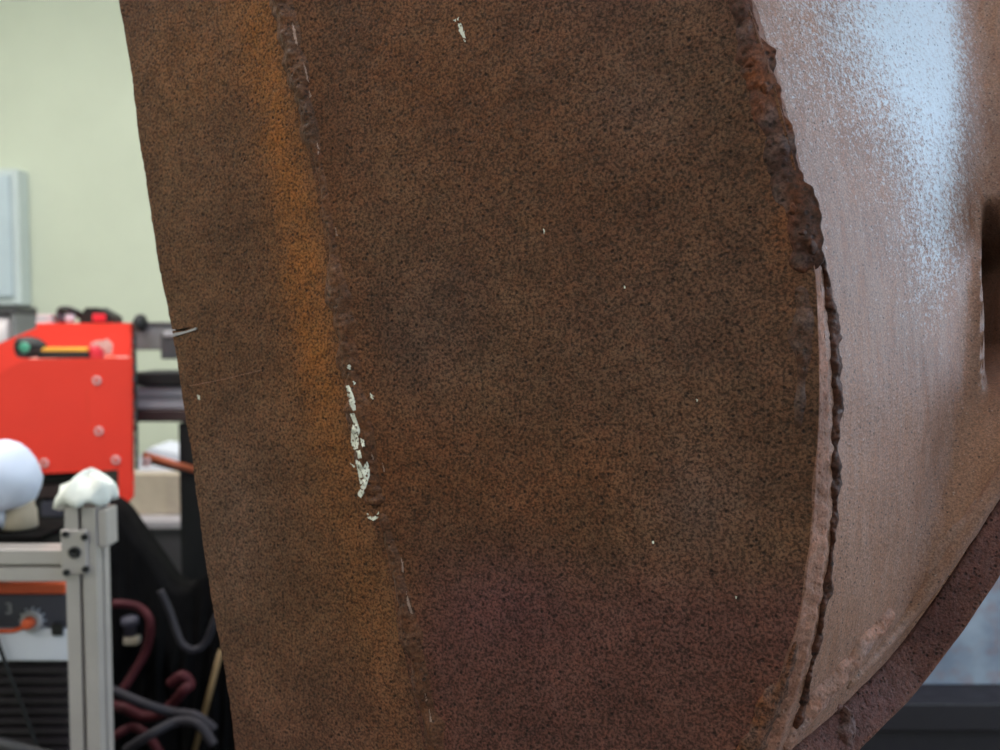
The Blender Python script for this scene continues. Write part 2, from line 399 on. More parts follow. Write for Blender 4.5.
# --- left strip plate: its plane holds the weld line and turns a further 7 degrees away; it has a torn notch in its edge
wt, wb = plane_hit(fW(0), 0, P0 - n1*.003, n1), plane_hit(fW(750), 750, P0 - n1*.003, n1)
a2 = A_ + math.radians(7); e2 = np.array([math.cos(a2), -math.sin(a2), 0])
n2 = np.cross(wb-wt, e2); n2 /= np.linalg.norm(n2)
if n2[1] > 0: n2 = -n2
cE, cW2 = curve3(fE, wt, n2), curve3(lambda y: fW(y)+6, wt, n2)
ZR = sorted(list(np.linspace(ZT, ZB, 240)) , reverse=True)
# notch: mouth (172, 326..336), tip (197, 325)
z_tip = plane_hit(197, 327, wt, n2)[2]; z_m0 = plane_hit(172, 329.5, wt, n2)[2]; z_m1 = plane_hit(173, 335, wt, n2)[2]
i0 = int(np.argmin([abs(z-z_tip) for z in ZR]))
def strip_rows(zlist, bend_lo=None, bend_hi=None):
    fr, bk, at_ = [], [], []
    for k, z in enumerate(zlist):
        a, b = cE(z), cW2(z); row, rb = [], []
        for u in np.linspace(0, 1, 90)**1.25:
            p = a + (b-a)*u; px, py = proj(p)
            if bend_hi is not None and k == bend_hi[0]:      # row along the notch
                s = sm(bend_hi[1], 0, u); p = cE(z + (bend_hi[2]-z)*s)*(1-u) + cW2(z + (bend_hi[2]-z)*s)*u
            h = .0008*nz(p, 24, 8) + .0005*nz(p, 80, 1)
            jag = .0007*nz(p, 330, 6)*sm(.03, 0, u) + .0006*nz(p, 60, 2)*sm(.05, 0, u)
            row.append(p + n2*h + e2*jag); rb.append(p + e2*jag - n2*.008)
            at_.append(stains_strip(p))
        fr.append(row); bk.append(rb)
    return fr, bk, np.array(at_)
UT = .155
frA = strip_rows(ZR[:i0+1], bend_hi=(i0, UT, z_m0)); frB = strip_rows(ZR[i0:], bend_hi=(0, UT, z_m1))
fr = frA[0] + frB[0]; bk = frA[1] + frB[1]; at2 = np.vstack([frA[2], frB[2]])
# build by hand so that the notch stays open: skip the quads between the doubled row outside the tip
C = 90; R = len(fr); N = R*C
vv = [p for r in fr for p in r] + [p for r in bk for p in r]; ff = []
us = np.linspace(0, 1, 90)**1.25
for i in range(R-1):
    if i == i0:
        for j in range(C-1):
            a = i*C+j
            if us[j] < UT: ff.append((a, N+a, N+a+1, a+1)); ff.append((a+C, a+C+1, N+a+C+1, N+a+C))
        continue
    for j in range(C-1):
        a = i*C+j; ff.append((a, a+1, a+C+1, a+C)); ff.append((N+a, N+a+C, N+a+C+1, N+a+1))
    a = i*C; ff.append((a, a+C, N+a+C, N+a)); b = a+C-1; ff.append((b, N+b, N+b+C, b+C))
for j in range(C-1):
    ff.append((j, N+j, N+j+1, j+1)); b = (R-1)*C+j; ff.append((b, b+1, N+b+1, N+b))
at2 = np.vstack([at2, at2])
strip = edge_split(mesh_obj('edge_strip', vv, ff, M['rust_side'], WELD, True, dict(orange=at2[:, 0], purple=at2[:, 1], grey=at2[:, 2])))

# --- curved flange that follows the plate's right edge, then scoops round towards the viewer
B_ = math.radians(35)
Cpx = [(968, 0), (978, 60), (984, 120), (979, 220), (970, 300), (963, 380), (946, 450), (928, 530), (914, 590), (900, 650), (890, 700)]
fC = col_curve(Cpx)
fL1 = spline([(640, 890), (780, 760), (845, 703), (900, 645), (950, 575), (1000, 497), (1060, 410), (1120, 330), (1250, 130)])   # px -> py, lower rim
fTurn = spline([(-300, 12), (0, 16), (120, 34), (200, 62), (260, 80), (340, 76), (400, 46), (460, 22), (540, 10), (700, 8)])     # py -> scoop angle (degrees)
cS = curve3(fR2, P0 - n1*.0115, n1)
NF, ND, DL = 90, 46, .052
zd = np.linspace(ZT, ZB, 320); SEC = []
for z in zd:
    S = cS(z); db = np.array([math.cos(B_), math.sin(B_), 0]); lo, hi = .005, .5
    for _ in range(40):
        m = (lo+hi)/2; px, py = proj(S+db*m)
        if px < fC(py): lo = m
        else: hi = m
    l1 = lo; px, py = proj(S+db*l1); c = math.radians(fTurn(py)); dl = .016
    ts = np.concatenate([np.linspace(-.001, l1-dl, NF), np.linspace(l1-dl, l1+DL, ND+1)[1:]])
    p = S + db*ts[0]; pts = [p]
    for k in range(1, len(ts)):
        tm = (ts[k]+ts[k-1])/2; th = B_ - (B_+c)*sm(l1-dl, l1+dl*1.1, tm)
        p = p + np.array([math.cos(th), math.sin(th), 0])*(ts[k]-ts[k-1]); pts.append(p)
    SEC.append(pts)
SEC = np.array(SEC); NC = SEC.shape[1]
low = []
for j in range(NC):
    g = []
    for i in range(len(zd)):
        px, py = proj(SEC[i, j]); g.append(py - fL1(px))
    i = next((k for k in range(1, len(zd)) if g[k] >= 0), len(zd)-1)
    t = g[i-1]/(g[i-1]-g[i]) if g[i] != g[i-1] else 0
    low.append(zd[i-1] + (zd[i]-zd[i-1])*min(1, max(0, t)))
def sec_at(j, z):
    return np.array([np.interp(z, zd[::-1], SEC[::-1, j, 0]), np.interp(z, zd[::-1], SEC[::-1, j, 1]), z])
NR = 240
G = np.array([[sec_at(j, ZT + (low[j]-ZT)*v) for j in range(NC)] for v in np.linspace(0, 1, NR)])
du = np.gradient(G, axis=1); dv = np.gradient(G, axis=0); nn = np.cross(du, dv); nn /= np.linalg.norm(nn, axis=2)[:, :, None]
nn[nn[:, :, 1] > .999] *= 1
if nn[20, 20, 1] > 0: nn = -nn
front, back, att = [], [], []
for i in range(NR):
    row, rb = [], []
    for j in range(NC):
        p = G[i, j]; n = nn[i, j]; px, py = proj(p); w_ = 22*nz(p, 30, 2)
        h = .0008*nz(p, 20, 3) + .0005*nz((p[0], p[1], p[2]*.3), 120, 1)
        pk = sm(981, 992, px)*sm(190, 265, py)*sm(400, 345, py)*.09
        pv = np.array([.35, .93, 0])*pk
        row.append(p + n*h + pv); rb.append(p - n*.007 + pv)
        lim = 965 + 8*math.sin(py/60)
        sheen_mask = 1.05*blob(px, py, 925, 10, 66, 130) + .55*blob(px, py, 940, 210, 38, 130) + .30*blob(px, py, 830, 10, 70, 120) + .10
        sheen_mask *= sm(fC(py)+26, fC(py)-42, px)*sm(520, 240, py)
        org = .75*sm(200, 560, py) + .4*sm(fC(py)-8, fC(py)+16, px) + .3*blob(px, py, 850, 330+w_, 30, 200)
        pur = .55*sm(fC(py)-6, fC(py)+14, px)*sm(30, 200, py)*sm(440, 380, py) + .35*math.exp(-((px-fC(py))/16)**2)*sm(380, 480, py) + .3*sm(560, 700, py)  # purple paints shade in the scoop, along the crease and lower down
        att.append((min(1, sheen_mask), min(1, org), min(1, pur)))
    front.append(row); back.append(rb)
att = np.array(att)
flange = edge_split(grid_solid('curved_flange', front, back, M['flange'], WELD, dict(sheen_mask=att[:, 0], orange=att[:, 1], purple=att[:, 2])), 60)
flange['label'] = 'pale curved flange with painted blue-white sheen'

# --- rough flat bar under the flange's lower rim
rim = [Vector(G[NR-1, j]) for j in range(NC)]
rim = [rim[0] + (rim[0]-rim[6])*k for k in (1.6, .8)] + rim
wv, bv = Vector((.0200, -.003, -.0212)), Vector((.004, .026, 0)); fr_, bk_, att = [], [], []
NBAR = 14
for k, p in enumerate(rim):
    row, rb = [], []
    for u in np.linspace(0, 1, NBAR):
        q = p + Vector((.001, .003, -.0016)) + wv*u*(1.02+.05*nz(p, 30, 1))
        q = q + Vector((-.3, -.8, .3))*(.0011*nz(q, 190, 3) + .0007*nz(q, 420, 3)) + (Vector((0, .003, 0)) if u in (0, 1) else Vector((0, 0, 0)))
        row.append(q); rb.append(p + wv*u + bv + Vector((0, 0, -.0016))); att.append((.5*sm(.8, 1, u), .5*nz(q, 30)+.3, 0))  # orange along the lower edge paints a lit rim
    fr_.append(row); bk_.append(rb)
att = np.array(att)
bar = edge_split(grid_solid('rim_bar', fr_, bk_, M['bar'], WELD, dict(orange=att[:, 0], purple=att[:, 1], grey=att[:, 2])), 55)
bar['label'] = 'dark rough rusted bar along the lower rim'

# --- unseen dark plate added as backing for the flange's dark recess
rbk = plane_hit(960, 300, np.array([.42, .74, 0]), np.array([0, -1., 0]))
MB().box(.30, .52, .735, .745, 1.30, ZT).build('dark_backing', M['weld_dark'], WELD)

# --- welds: lumpy beads laid over the surfaces
def bvh_of(*objs):
    vs, fs = [], []
    for o in objs:
        off = origin_of(o.parent) + Vector(o.location); n = len(vs)
        vs += [v.co + off for v in o.data.vertices]; fs += [[i+n for i in p.vertices] for p in o.data.polygons]
    return BVHTree.FromPolygons(vs, fs)
BV = bvh_of(plate, edge, strip, flange, bar)
def hit(px, py):
    d = Vector(ray(px, py)).normalized(); loc, nor, i, _ = BV.ray_cast(Vector(CAM), d)
    if nor.dot(d) > 0: nor = -nor
    return loc, nor
def bead(name, path, mat, lumps=(1, 90), ripple=0., seed=0, nl=300, ns=16, stain=None, label=None, sink=.0012, fixed_n=None, skew=0., feather=False):
    """path: (px, py, half width px, height m) centre line on the surface; dome section with lumps"""
    S = [0]
    for a, b in zip(path, path[1:]): S.append(S[-1]+math.hypot(b[0]-a[0], b[1]-a[1]))
    fs = [spline([(s, p[k]) for s, p in zip(S, path)]) for k in range(4)]
    C0, Nn, Wd, Ht = [], [], [], []
    for s in np.linspace(0, S[-1], nl):
        x, y, hw, ht = [f(s) for f in fs]; l, n = hit(x, y); C0.append(np.array(l)); Nn.append(np.array(n if fixed_n is None else fixed_n)); Wd.append(hw*l.y/F); Ht.append(ht)
    C0 = np.array(C0); Nn = np.array(Nn); K = 9; ker = np.ones(K)/K
    for k in range(3):
        C0[:, k] = np.convolve(np.pad(C0[:, k], K//2, 'edge'), ker, 'valid'); Nn[:, k] = np.convolve(np.pad(Nn[:, k], K//2, 'edge'), ker, 'valid')
    Nn /= np.linalg.norm(Nn, axis=1)[:, None]; T = np.gradient(C0, axis=0); T /= np.linalg.norm(T, axis=1)[:, None]
    Q = np.cross(T, Nn); v, att = [], []
    for i in range(nl):
        e = min(1, i/6, (nl-1-i)/6); e = math.sqrt(max(e, 0.02))
        wj = 1 + .40*lumps[0]*nz(C0[i], lumps[1]*.6, seed) + .12*lumps[0]*nz(C0[i], lumps[1]*2.3, seed+3)
        for k in range(ns):
            a = -1 + 2*k/(ns-1); p = C0[i] + Q[i]*(a*Wd[i]*wj*e*(1 + .35*lumps[0]*nz(C0[i], lumps[1]*.8, seed+(20 if a > 0 else 30))))
            dome = (max(0, 1-a*a)**1.6 if feather else max(0, 1-abs(a)**2.2)**.8)*(1+skew*a)
            h = Ht[i]*e*dome*(1 + .60*lumps[0]*nz(p, lumps[1]*.9, seed+5) + .25*lumps[0]*nz(p, lumps[1]*3, seed+7) + ripple*math.sin(i*.9+3*a*a)) - sink*(1-dome)
            v.append(p + Nn[i]*h); att.append(stain(p, a) if stain else (.2, .2, 0))
    N_ = len(v); v += [v[i*ns+k] - Nn[i]*(.003) for i in range(nl) for k in range(ns)]
    f = []
    for i in range(nl-1):
        for k in range(ns-1):
            a = i*ns+k; f.append((a, a+1, a+ns+1, a+ns)); f.append((N_+a, N_+a+ns, N_+a+ns+1, N_+a+1))
        a = i*ns; f.append((a, a+ns, N_+a+ns, N_+a)); b = a+ns-1; f.append((b, N_+b, N_+b+ns, b+ns))
    for k in range(ns-1):
        f.append((k, N_+k, N_+k+1, k+1)); b = (nl-1)*ns+k; f.append((b, b+1, N_+b+1, N_+b))
    att = np.array(att+att)
    o = mesh_obj(name, v, f, mat, WELD, True, dict(orange=att[:, 0], purple=att[:, 1], grey=att[:, 2]))
    if label: o['label'] = label
    return o
def st_left(p, a):
    px, py = proj(p)
    return (.25+.5*max(0, nz(p, 60, 2)), .25*sm(450, 600, py)+.2*max(0, -nz(p, 40, 6)), .4*max(0, nz(p, 150, 5)-.15)*sm(.2, .6, a))
bead('weld_seam', [(fW(y)+3, y, hw, ht) for y, hw, ht in ((-40, 15, 0.0034), (2, 15, 0.0034), (60, 14, 0.0034), (120, 13, 0.0038), (155, 9, 0.0023), (190, 7, 0.0015), (240, 8, 0.0015), (290, 12, 0.0027), (330, 16, 0.0034), (390, 17, 0.0034), (450, 17, 0.0042), (508, 14, 0.0046))],
     M['weld'], (1.1, 95), .03, 1, 420, 20, st_left, 'lumpy brown weld between strip and face plate', skew=.5, feather=True, sink=0.0008)
bead('weld_seam', [(fW(y)+7, y, hw, ht) for y, hw, ht in ((512, 8, 0.0019), (560, 10, 0.0025), (610, 13, 0.0030), (660, 12, 0.0027), (720, 13, 0.0027), (780, 13, 0.0027))],
     M['weld'], (1.1, 90), .03, 4, 260, 20, st_left, skew=.5, feather=True, sink=0.0008)
def st_up(p, a): return (.8*max(0, nz(p, 70, 2)+.15), .5*max(0, nz(p, 48, 7)+.2), .45*max(0, nz(p, 85, 12)-.15))
bead('weld_lump_seam', [(728, -60, 14, .0016), (738, 0, 15, .0020), (748, 40, 17, .0026), (756, 75, 19, .0028), (767, 110, 17, .0022), (777, 150, 18, .0020), (787, 190, 15, .0018), (798, 220, 17, .0026), (803, 248, 18, .0036), (803, 274, 13, .0012)],
     M['weld_dark'], (1.7, 70), .0, 2, 380, 30, st_up, 'knobbly dark weld spatter along the plate edge', sink=.0012, feather=True)
for k, (x, y, w_, h_, l_) in enumerate(((746, 26, 8, .0022, 12), (752, 62, 10, .0028, 16), (764, 84, 9, .0028, 13), (762, 108, 6, .002, 10), (771, 142, 8, .0024, 10), (783, 150, 7, .0022, 9), (786, 184, 5, .002, 8), (793, 208, 7, .0022, 10), (802, 238, 9, .0036, 12), (811, 246, 8, .003, 10), (797, 262, 8, .0022, 9))):
    bead('weld_spatter', [(x-2, y-l_, w_*.5, h_*.3), (x, y-l_*.4, w_, h_), (x+1, y+l_*.4, w_, h_), (x+2, y+l_, w_*.5, h_*.3)], M['weld_dark'], (1.5, 110), 0, 40+k, 50, 18, st_up, feather=True, sink=.0008)
bead('weld_lump_seam', [(800, 285, 7, .0015), (803, 330, 9, .0025), (801, 380, 8, .0015), (798, 430, 5, .0008)], M['weld'], (1.6, 70), 0, 9, 160, 16, lambda p, a: (.1, .3, .4*max(0, nz(p, 70, 3)+.1)), feather=True, sink=.0003)
# jagged root weld; its dark brown also paints the shaded edge-flange gap
def st_root(p, a): return (.25*max(0, nz(p, 50, 2)), .2, 0)
bead('weld_root', [(fR2(y)+dx, y, hw, .0024) for y, dx, hw in ((252, 3, 5), (300, 6, 8), (340, 7, 8), (385, 7, 7), (405, 8, 10), (425, 6, 6), (470, 6, 7), (520, 5, 5), (560, 5, 5), (600, 4, 7), (630, 5, 6), (670, 6, 6), (710, 8, 7), (738, 8, 7))],
     M['weld_dark'], (1.9, 120), 0, 6, 420, 14, st_root, 'dark jagged root weld', fixed_n=(.15, -.98, 0.05))
bead('tack_weld', [(894, 611, 9, .003), (868, 640, 14, .004), (842, 674, 16, .0042), (818, 700, 16, .004), (798, 728, 14, .003), (785, 752, 11, .002)], M['edge'], (.6, 110), .0, 8, 200, 20,
     lambda p, a: (.1, .3, .5*max(0, nz(p, 80, 3)+.25)), 'pale lumpy tack weld across the flange corner')
bead('tack_weld', [(838, 704, 8, .0015), (846, 714, 15, .004), (849, 728, 14, .0035), (846, 746, 8, .001)], M['bar'], (1.8, 110), 0, 11, 90, 18, lambda p, a: (.1, .2, .5*max(0, nz(p, 90, 3)+.2)), feather=True)
bead('tack_weld', [(1010, 470, 6, .001), (990, 494, 9, .0012), (965, 525, 10, .0015), (940, 556, 9, .0014), (925, 580, 5, .0008)], M['flange'], (.8, 80), 0, 15, 120, 16, lambda p, a: (.35, .3, .2*max(0, nz(p, 80, 3))))
bead('rim_lip', [(1030, 437, 9, .002), (992, 492, 10, .0028), (946, 563, 10, .003), (898, 630, 9, .003), (864, 670, 8, .0026), (846, 690, 6, .0015)], M['flange'], (.25, 60), 0, 21, 220, 16,
     lambda p, a: (.7, .35, 0))
bead('corner_weld', [(797, 640, 3, .0005), (784, 680, 9, .0013), (768, 716, 12, .0018), (752, 756, 14, .002), (736, 795, 14, .002)], M['rust'], (1.0, 95), .0, 13, 180, 18,
     lambda p, a: (.9*sm(-.8, .6, a)*max(0, nz(p, 60, 2)+.6), .2, .25*max(0, nz(p, 120, 2))*sm(0, .8, a)), feather=True, sink=.0003)

# --- white paint residue, chips and painted weld glints, small solid flakes
def inside(x, y, poly):
    c = False
    for (xa, ya), (xb, yb) in zip(poly, poly[1:]+poly[:1]):
        if (ya > y) != (yb > y) and x < (xb-xa)*(y-ya)/(yb-ya)+xa: c = not c
    return c
def flake(poly, mat='chip', st=.7, lift=.0004):
    xs_, ys_ = [p[0] for p in poly], [p[1] for p in poly]; x0, y0 = min(xs_)-st, min(ys_)-st
    nx, ny = int((max(xs_)-x0)/st)+2, int((max(ys_)-y0)/st)+2; cells = []
    for i in range(nx):
        for j in range(ny):
            x, y = x0+(i+.5)*st, y0+(j+.5)*st
            if inside(x, y, poly) and (nx*ny < 60 or noise.noise(Vector((x*.5, y*.35, 3))) > -.32): cells.append((i, j))
    if not cells: cells = [(nx//2, ny//2)]
    cs_ = set(cells); idx, v, f = {}, [], []
    def vt(i, j, top):
        if (i, j, top) not in idx:
            jx, jy = .35*st*noise.noise(Vector((i*1.7, j*1.3, x0))), .35*st*noise.noise(Vector((i*1.1, j*1.9, y0)))
            l, n = BVW(x0+i*st+jx, y0+j*st+jy); idx[(i, j, top)] = len(v); v.append(l + n*(lift if top else -.0003))
        return idx[(i, j, top)]
    for i, j in cells:
        q = [(i, j), (i+1, j), (i+1, j+1), (i, j+1)]; f.append([vt(a, b, 1) for a, b in q])
        for (di, dj), (a, b) in (((0, -1), (0, 1)), ((1, 0), (1, 2)), ((0, 1), (2, 3)), ((-1, 0), (3, 0))):
            if (i+di, j+dj) not in cs_: f.append([vt(*q[a], 1), vt(*q[b], 1), vt(*q[b], 0), vt(*q[a], 0)])
    return mesh_obj('paint_chip' if mat == 'chip' else 'painted_glint', v, f, M[mat], WELD)
BV2 = bvh_of(*[o for o in WELD.children if o.type == 'MESH'])
def BVW(px, py):
    d = Vector(ray(px, py)).normalized(); l, n, i, _ = BV2.ray_cast(Vector(CAM), d)
    return l, (Vector(CAM)-l).normalized()
for poly in ([(346, 386), (349, 385), (352, 392), (355, 400), (356, 410), (353, 411), (350, 405), (348, 398)],
             [(350, 414), (354, 413), (357, 421), (360, 430), (359, 436), (356, 430), (353, 422)],
             [(353, 424), (356, 430), (359, 440), (358, 448), (354, 450), (351, 443), (351, 432)],
             [(356, 451), (360, 450), (362, 458), (358, 459)], [(350, 463), (355, 466), (354, 468)],
             [(355, 459), (360, 462), (363, 468), (367, 461), (369, 466), (370, 474), (367, 484), (364, 494), (361, 498), (357, 494), (361, 488), (359, 478), (357, 468)],
             [(360, 438), (364, 440), (365, 446), (362, 447)], [(367, 513), (371, 517), (376, 516), (379, 511), (378, 518), (373, 521), (368, 518)],
             [(370, 393), (374, 396), (373, 400), (370, 397)], [(348, 364), (351, 366), (350, 370), (347, 368)], [(353, 381), (356, 383), (354, 385)],
             [(457, 19), (459, 17), (458, 21)], [(458, 24), (461, 23), (464, 31), (466, 40), (465, 43), (462, 36), (459, 31)], [(453, 20), (456, 19), (456, 22)],
             [(197, 395), (200, 396), (200, 400), (198, 399)], [(543, 228), (545, 231), (544, 234)], [(624, 285), (626, 288), (624, 289)],
             [(652, 541), (654, 541), (654, 544), (652, 543)], [(735, 596), (737, 597), (736, 599)], [(696, 399), (698, 400), (697, 402)]):
    flake(poly)
for poly in ([(371, 452), (374, 458), (373, 461)], [(382, 462), (385, 470), (384, 473)], [(401, 557), (403, 562), (404, 573), (402, 572)], [(406, 590), (409, 600), (413, 614), (411, 614), (407, 603)],
             [(425, 692), (427, 700), (426, 701)], [(429, 708), (432, 722), (430, 722)],
             [(292, 22), (295, 28), (298, 46), (296, 46), (293, 34)], [(303, 62), (306, 68), (309, 82), (307, 80)], [(309, 90), (312, 96), (310, 98)], [(335, 226), (338, 236), (336, 236)], [(317, 142), (320, 150), (318, 155)]):
    flake(poly, 'glint')  # glints on the weld ridge, painted as small pale flakes
tag_ = MB()
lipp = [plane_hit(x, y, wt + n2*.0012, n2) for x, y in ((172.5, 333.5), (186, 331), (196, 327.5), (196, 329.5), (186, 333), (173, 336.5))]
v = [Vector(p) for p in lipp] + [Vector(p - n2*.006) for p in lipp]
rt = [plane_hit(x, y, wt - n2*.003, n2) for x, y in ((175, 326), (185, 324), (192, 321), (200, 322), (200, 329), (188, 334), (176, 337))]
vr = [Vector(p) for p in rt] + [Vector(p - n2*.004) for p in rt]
mesh_obj('notch_shade_plate', vr, [tuple(range(7)), tuple(range(13, 6, -1))] + [(i, (i+1) % 7, 7+(i+1) % 7, 7+i) for i in range(7)], M['notch_shade'], WELD)  # black plate painting the shade inside the notch
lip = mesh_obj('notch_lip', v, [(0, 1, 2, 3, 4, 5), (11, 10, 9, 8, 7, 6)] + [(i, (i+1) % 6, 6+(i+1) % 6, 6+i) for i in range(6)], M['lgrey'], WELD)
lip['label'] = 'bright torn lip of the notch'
# scratch on the strip
sc_ = [BVW(x, y) for x, y in ((190, 386), (205, 383), (225, 379), (245, 374), (262, 370))]
sp_ = [l + n*.00012 for l, n in sc_]
MB().tube(smooth_path(sp_, 20), .00028, 6).build('scratch', M['edge'], WELD)

# ================================================================== support under the weldment (below the frame)
T = thing('welding_table', (0, .58, 0), 'heavy grey steel table carrying the rusty weldment', 'table')
MB().box(-.52, .52, .36, .84, ZB-.03, ZB, .003).build('table_top', M['dgrey'], T)
for sx in (-.48, .48):
    for sy in (.40, .80): MB().box(sx-.03, sx+.03, sy-.03, sy+.03, 0, ZB-.03, .003).build('leg', M['dgrey'], T)

# ================================================================== background, left
# grey wall cabinet
Yw = YB; S = lambda px, py, Y=Yw: at(px, py, Y)
c0, c1 = S(-70, 168, Yw-.12), S(19, 305, Yw-.12)
t = thing('wall_cabinet', (S(-20, 305).x, Yw, c1.z), 'pale blue-grey metal cabinet box mounted on the cream wall', 'cabinet')
MB().box(c0.x, c1.x, Yw-.10, Yw-.001, c1.z, c0.z, .006).build('body', M['panel_frame'], t)
d0, d1 = S(-64, 175, Yw-.12), S(12, 297, Yw-.12)
dr = MB().box(d0.x, d1.x, Yw-.12, Yw-.10, d1.z, d0.z, .006).build('door', M['panel'], t)
MB().box(d0.x+.03, d0.x+.05, Yw-.145, Yw-.12, (d0.z+d1.z)/2-.04, (d0.z+d1.z)/2+.04, .004).build('handle', M['grey'], dr)
# holder with white roll under it
h0, h1 = S(-60, 307, Yw-.15), S(22, 350, Yw-.15)
t = thing('roll_holder', (S(-20, 350).x, Yw, h1.z), 'grey metal bracket holder under the pale wall cabinet', 'holder')
MB().box(h0.x, h1.x, Yw-.20, Yw-.001, h0.z-.035, h0.z-.001, .004).build('top_bar', M['dgrey'], t)
MB().box(h1.x-.022, h1.x, Yw-.20, Yw-.001, h1.z, h0.z-.036, .004).build('side_plate', M['grey'], t)
MB().box(h0.x, h0.x+.042, Yw-.20, Yw-.001, h1.z, h0.z-.036, .004).build('side_plate', M['grey'], t)
rc = S(-22, 334, Yw-.15)
for xs in (h0.x+.0425, h1.x-.0225-.016): MB().lathe((xs, Yw-.12, rc.z), (1, 0, 0), [(.012, 0), (.012, .016)], 14).build('spindle', M['grey'], t)
r_ = MB().lathe((h0.x+.06, Yw-.12, rc.z), (1, 0, 0), [(.014, 0), (.085, 0), (.09, .006), (.09, h1.x-h0.x-.11), (.083, h1.x-h0.x-.104), (.014, h1.x-h0.x-.104)], 28).build('paper_roll', M['paper'], None, True)
tag(r_, 'white paper roll hanging in the grey bracket', 'paper roll')

# ---- red machine
Y0, Y1 = 2.0, 2.34
def xz(pts, Y): return [((q := at(x, y, Y)).x, q.z) for x, y in pts]
base_z = 0.0
RM = thing('red_machine', (at(20, 470, Y0).x, 2.15, 0), 'bright red metal-cased machine with bolted side plate on black base', 'machine')
MB().prism(xz([(-130, 424), (0, 373), (28, 359), (132.5, 358), (132, 497), (124, 507), (119, 502), (118, 470), (60, 473), (-130, 478)], Y0), Y0, Y0+.012).build('side_plate', M['red'], RM)
rp = MB().prism(xz([(-130, 392), (0, 343), (48, 323), (131, 323), (131, 470), (-130, 474)], Y1), Y1, Y1+.012).build('rear_plate', M['red'], RM)
ztray = at(100, 360, Y0).z
def slab(name, px0, px1, pyt, pyb, ya, yb, mat, zs=None):
    zt0, zb0 = at(0, pyt, Y0).z, at(0, pyb, Y0).z
    v = [(at(x, 375, y).x, y, z) for z in (zb0, zt0) for x, y in ((px0, ya), (px1, ya), (px1, yb), (px0, yb))]
    return mesh_obj(name, v, [(3, 2, 1, 0), (4, 5, 6, 7), (0, 1, 5, 4), (1, 2, 6, 5), (2, 3, 7, 6), (3, 0, 4, 7)], mat, RM)
slab('tray', 30, 129, 361, 372, Y0+.0125, Y1-.0005, M['clear'])
ps = xz([(-130, 427), (0, 375), (28, 361), (28, 368), (0, 384), (-130, 436)], Y0)
MB().prism(ps, Y0+.0125, Y1-.0005).build('slope_panel', M['lgrey'], RM)
slab('belly', -130, 128, 440, 469, Y0+.0125, Y1-.0005, M['dgrey'])
xb0, xb1 = at(-130, 480, 2.1).x, -.945
MB().box(xb0, xb1, 2.06, 2.22, 0, at(0, 474, 2.06).z, .005).build('base_cabinet', M['black'], RM)
MB().box(at(4, 480, 2.05).x, at(66, 480, 2.05).x, 2.045, 2.0595, at(0, 498, 2.05).z, at(0, 484, 2.05).z, .003).build('base_panel', M['brown_rail'], RM)
MB().box(at(42, 480, 2.05).x, at(62, 480, 2.05).x, 2.04, 2.0595, at(0, 516, 2.05).z, at(0, 501, 2.05).z, .003).build('base_plug', M['slate'], RM)
for x, y in ((97, 380.5), (99, 431), (116, 460), (44.5, 463), (-40, 440), (-60, 466)):
    q = at(x, y, Y0)
    bo = MB().lathe((q.x, Y0, q.z), (0, -1, 0), [(.0100, -.0002), (.0100, .002), (.0085, .004), (.0060, .004), (.0052, .002), (.0005, .002)], 18).build('bolt', M['chrome'], RM, True)
    MB().lathe((q.x, Y0-.002, q.z), (0, -1, 0), [(.0052, 0), (.0048, .0012), (.0005, .0014)], 14).build('bolt_cap', M['red'], bo, True)
q0, q1 = at(87.5, 390, Y0), at(88.2, 424, Y0)
MB().box(q0.x, q1.x, Y0-.0006, Y0, q1.z, q0.z).build('panel_seam', M['orange'], RM)
q0, q1 = at(132.8, 335, Y0), at(137, 470, Y0)
MB().box(q0.x, q1.x, Y0+.0005, Y0+.012, q1.z, q0.z, .003).build('cable_chain', M['black'], RM)
for k in range(11):
    zc = q1.z + (q0.z-q1.z)*(k+.5)/11
    MB().box(q0.x+.001, q1.x+.002, Y0-.006, Y0, zc-.009, zc+.006, .002).build('chain_link', M['dgrey'] if k % 3 else M['black'], RM)
# rails to the right of the machine (run on behind the weldment)
def rail(name, y0, y1, Y, dep, mat, x0=131, x1=420, b=.004):
    a, c = at(x0, y0, Y), at(x1, y1, Y); return MB().box(a.x, c.x, Y, Y+dep, c.z, a.z, b).build(name, mat, RM)
rail('upper_rail', 325, 350, 2.36, .07, M['grey']); rail('upper_rail_cap', 322, 325, 2.352, .08, M['dgrey'])
rail('rail_stop', 334, 359, 2.30, .055, M['dgrey'], 160, 178); rail('rail_stop_cover', 331, 337, 2.292, .06, M['lgrey'], 163, 176)
rail('beam_top', 372, 386, 2.14, .12, M['black'], 135); rail('beam_web', 386.5, 409, 2.16, .08, M['lgrey'], 134); rail('beam_bottom', 409.5, 422, 2.14, .12, M['brown_rail'], 134)
rail('beam_groove', 395, 398, 2.156, .0035, M['grey'], 136, 419, .001)
a, c = at(178, 423, 2.15), at(214, 423, 2.15); MB().box(a.x, c.x, 2.15, 2.25, 0, a.z, .004).build('support_leg', M['black'], RM)
a, c = at(385, 423, 2.15), at(419, 423, 2.15); MB().box(a.x, c.x, 2.15, 2.25, 0, a.z, .004).build('support_leg', M['black'], RM)
a, c = at(385, 322, 2.25), at(419, 322, 2.25); MB().box(a.x, c.x, 2.262, 2.35, at(0, 372, 2.26).z, at(0, 326, 2.26).z, .004).build('rail_bracket', M['black'], RM)
q = at(136, 323, Y1); kb = MB().lathe((q.x-.004, Y1+.006, q.z), (1, -.25, 0), [(.010, 0), (.010, .006), (.021, .008), (.024, .014), (.022, .022), (.012, .026)], 20).build('knob', M['black'], RM, True)

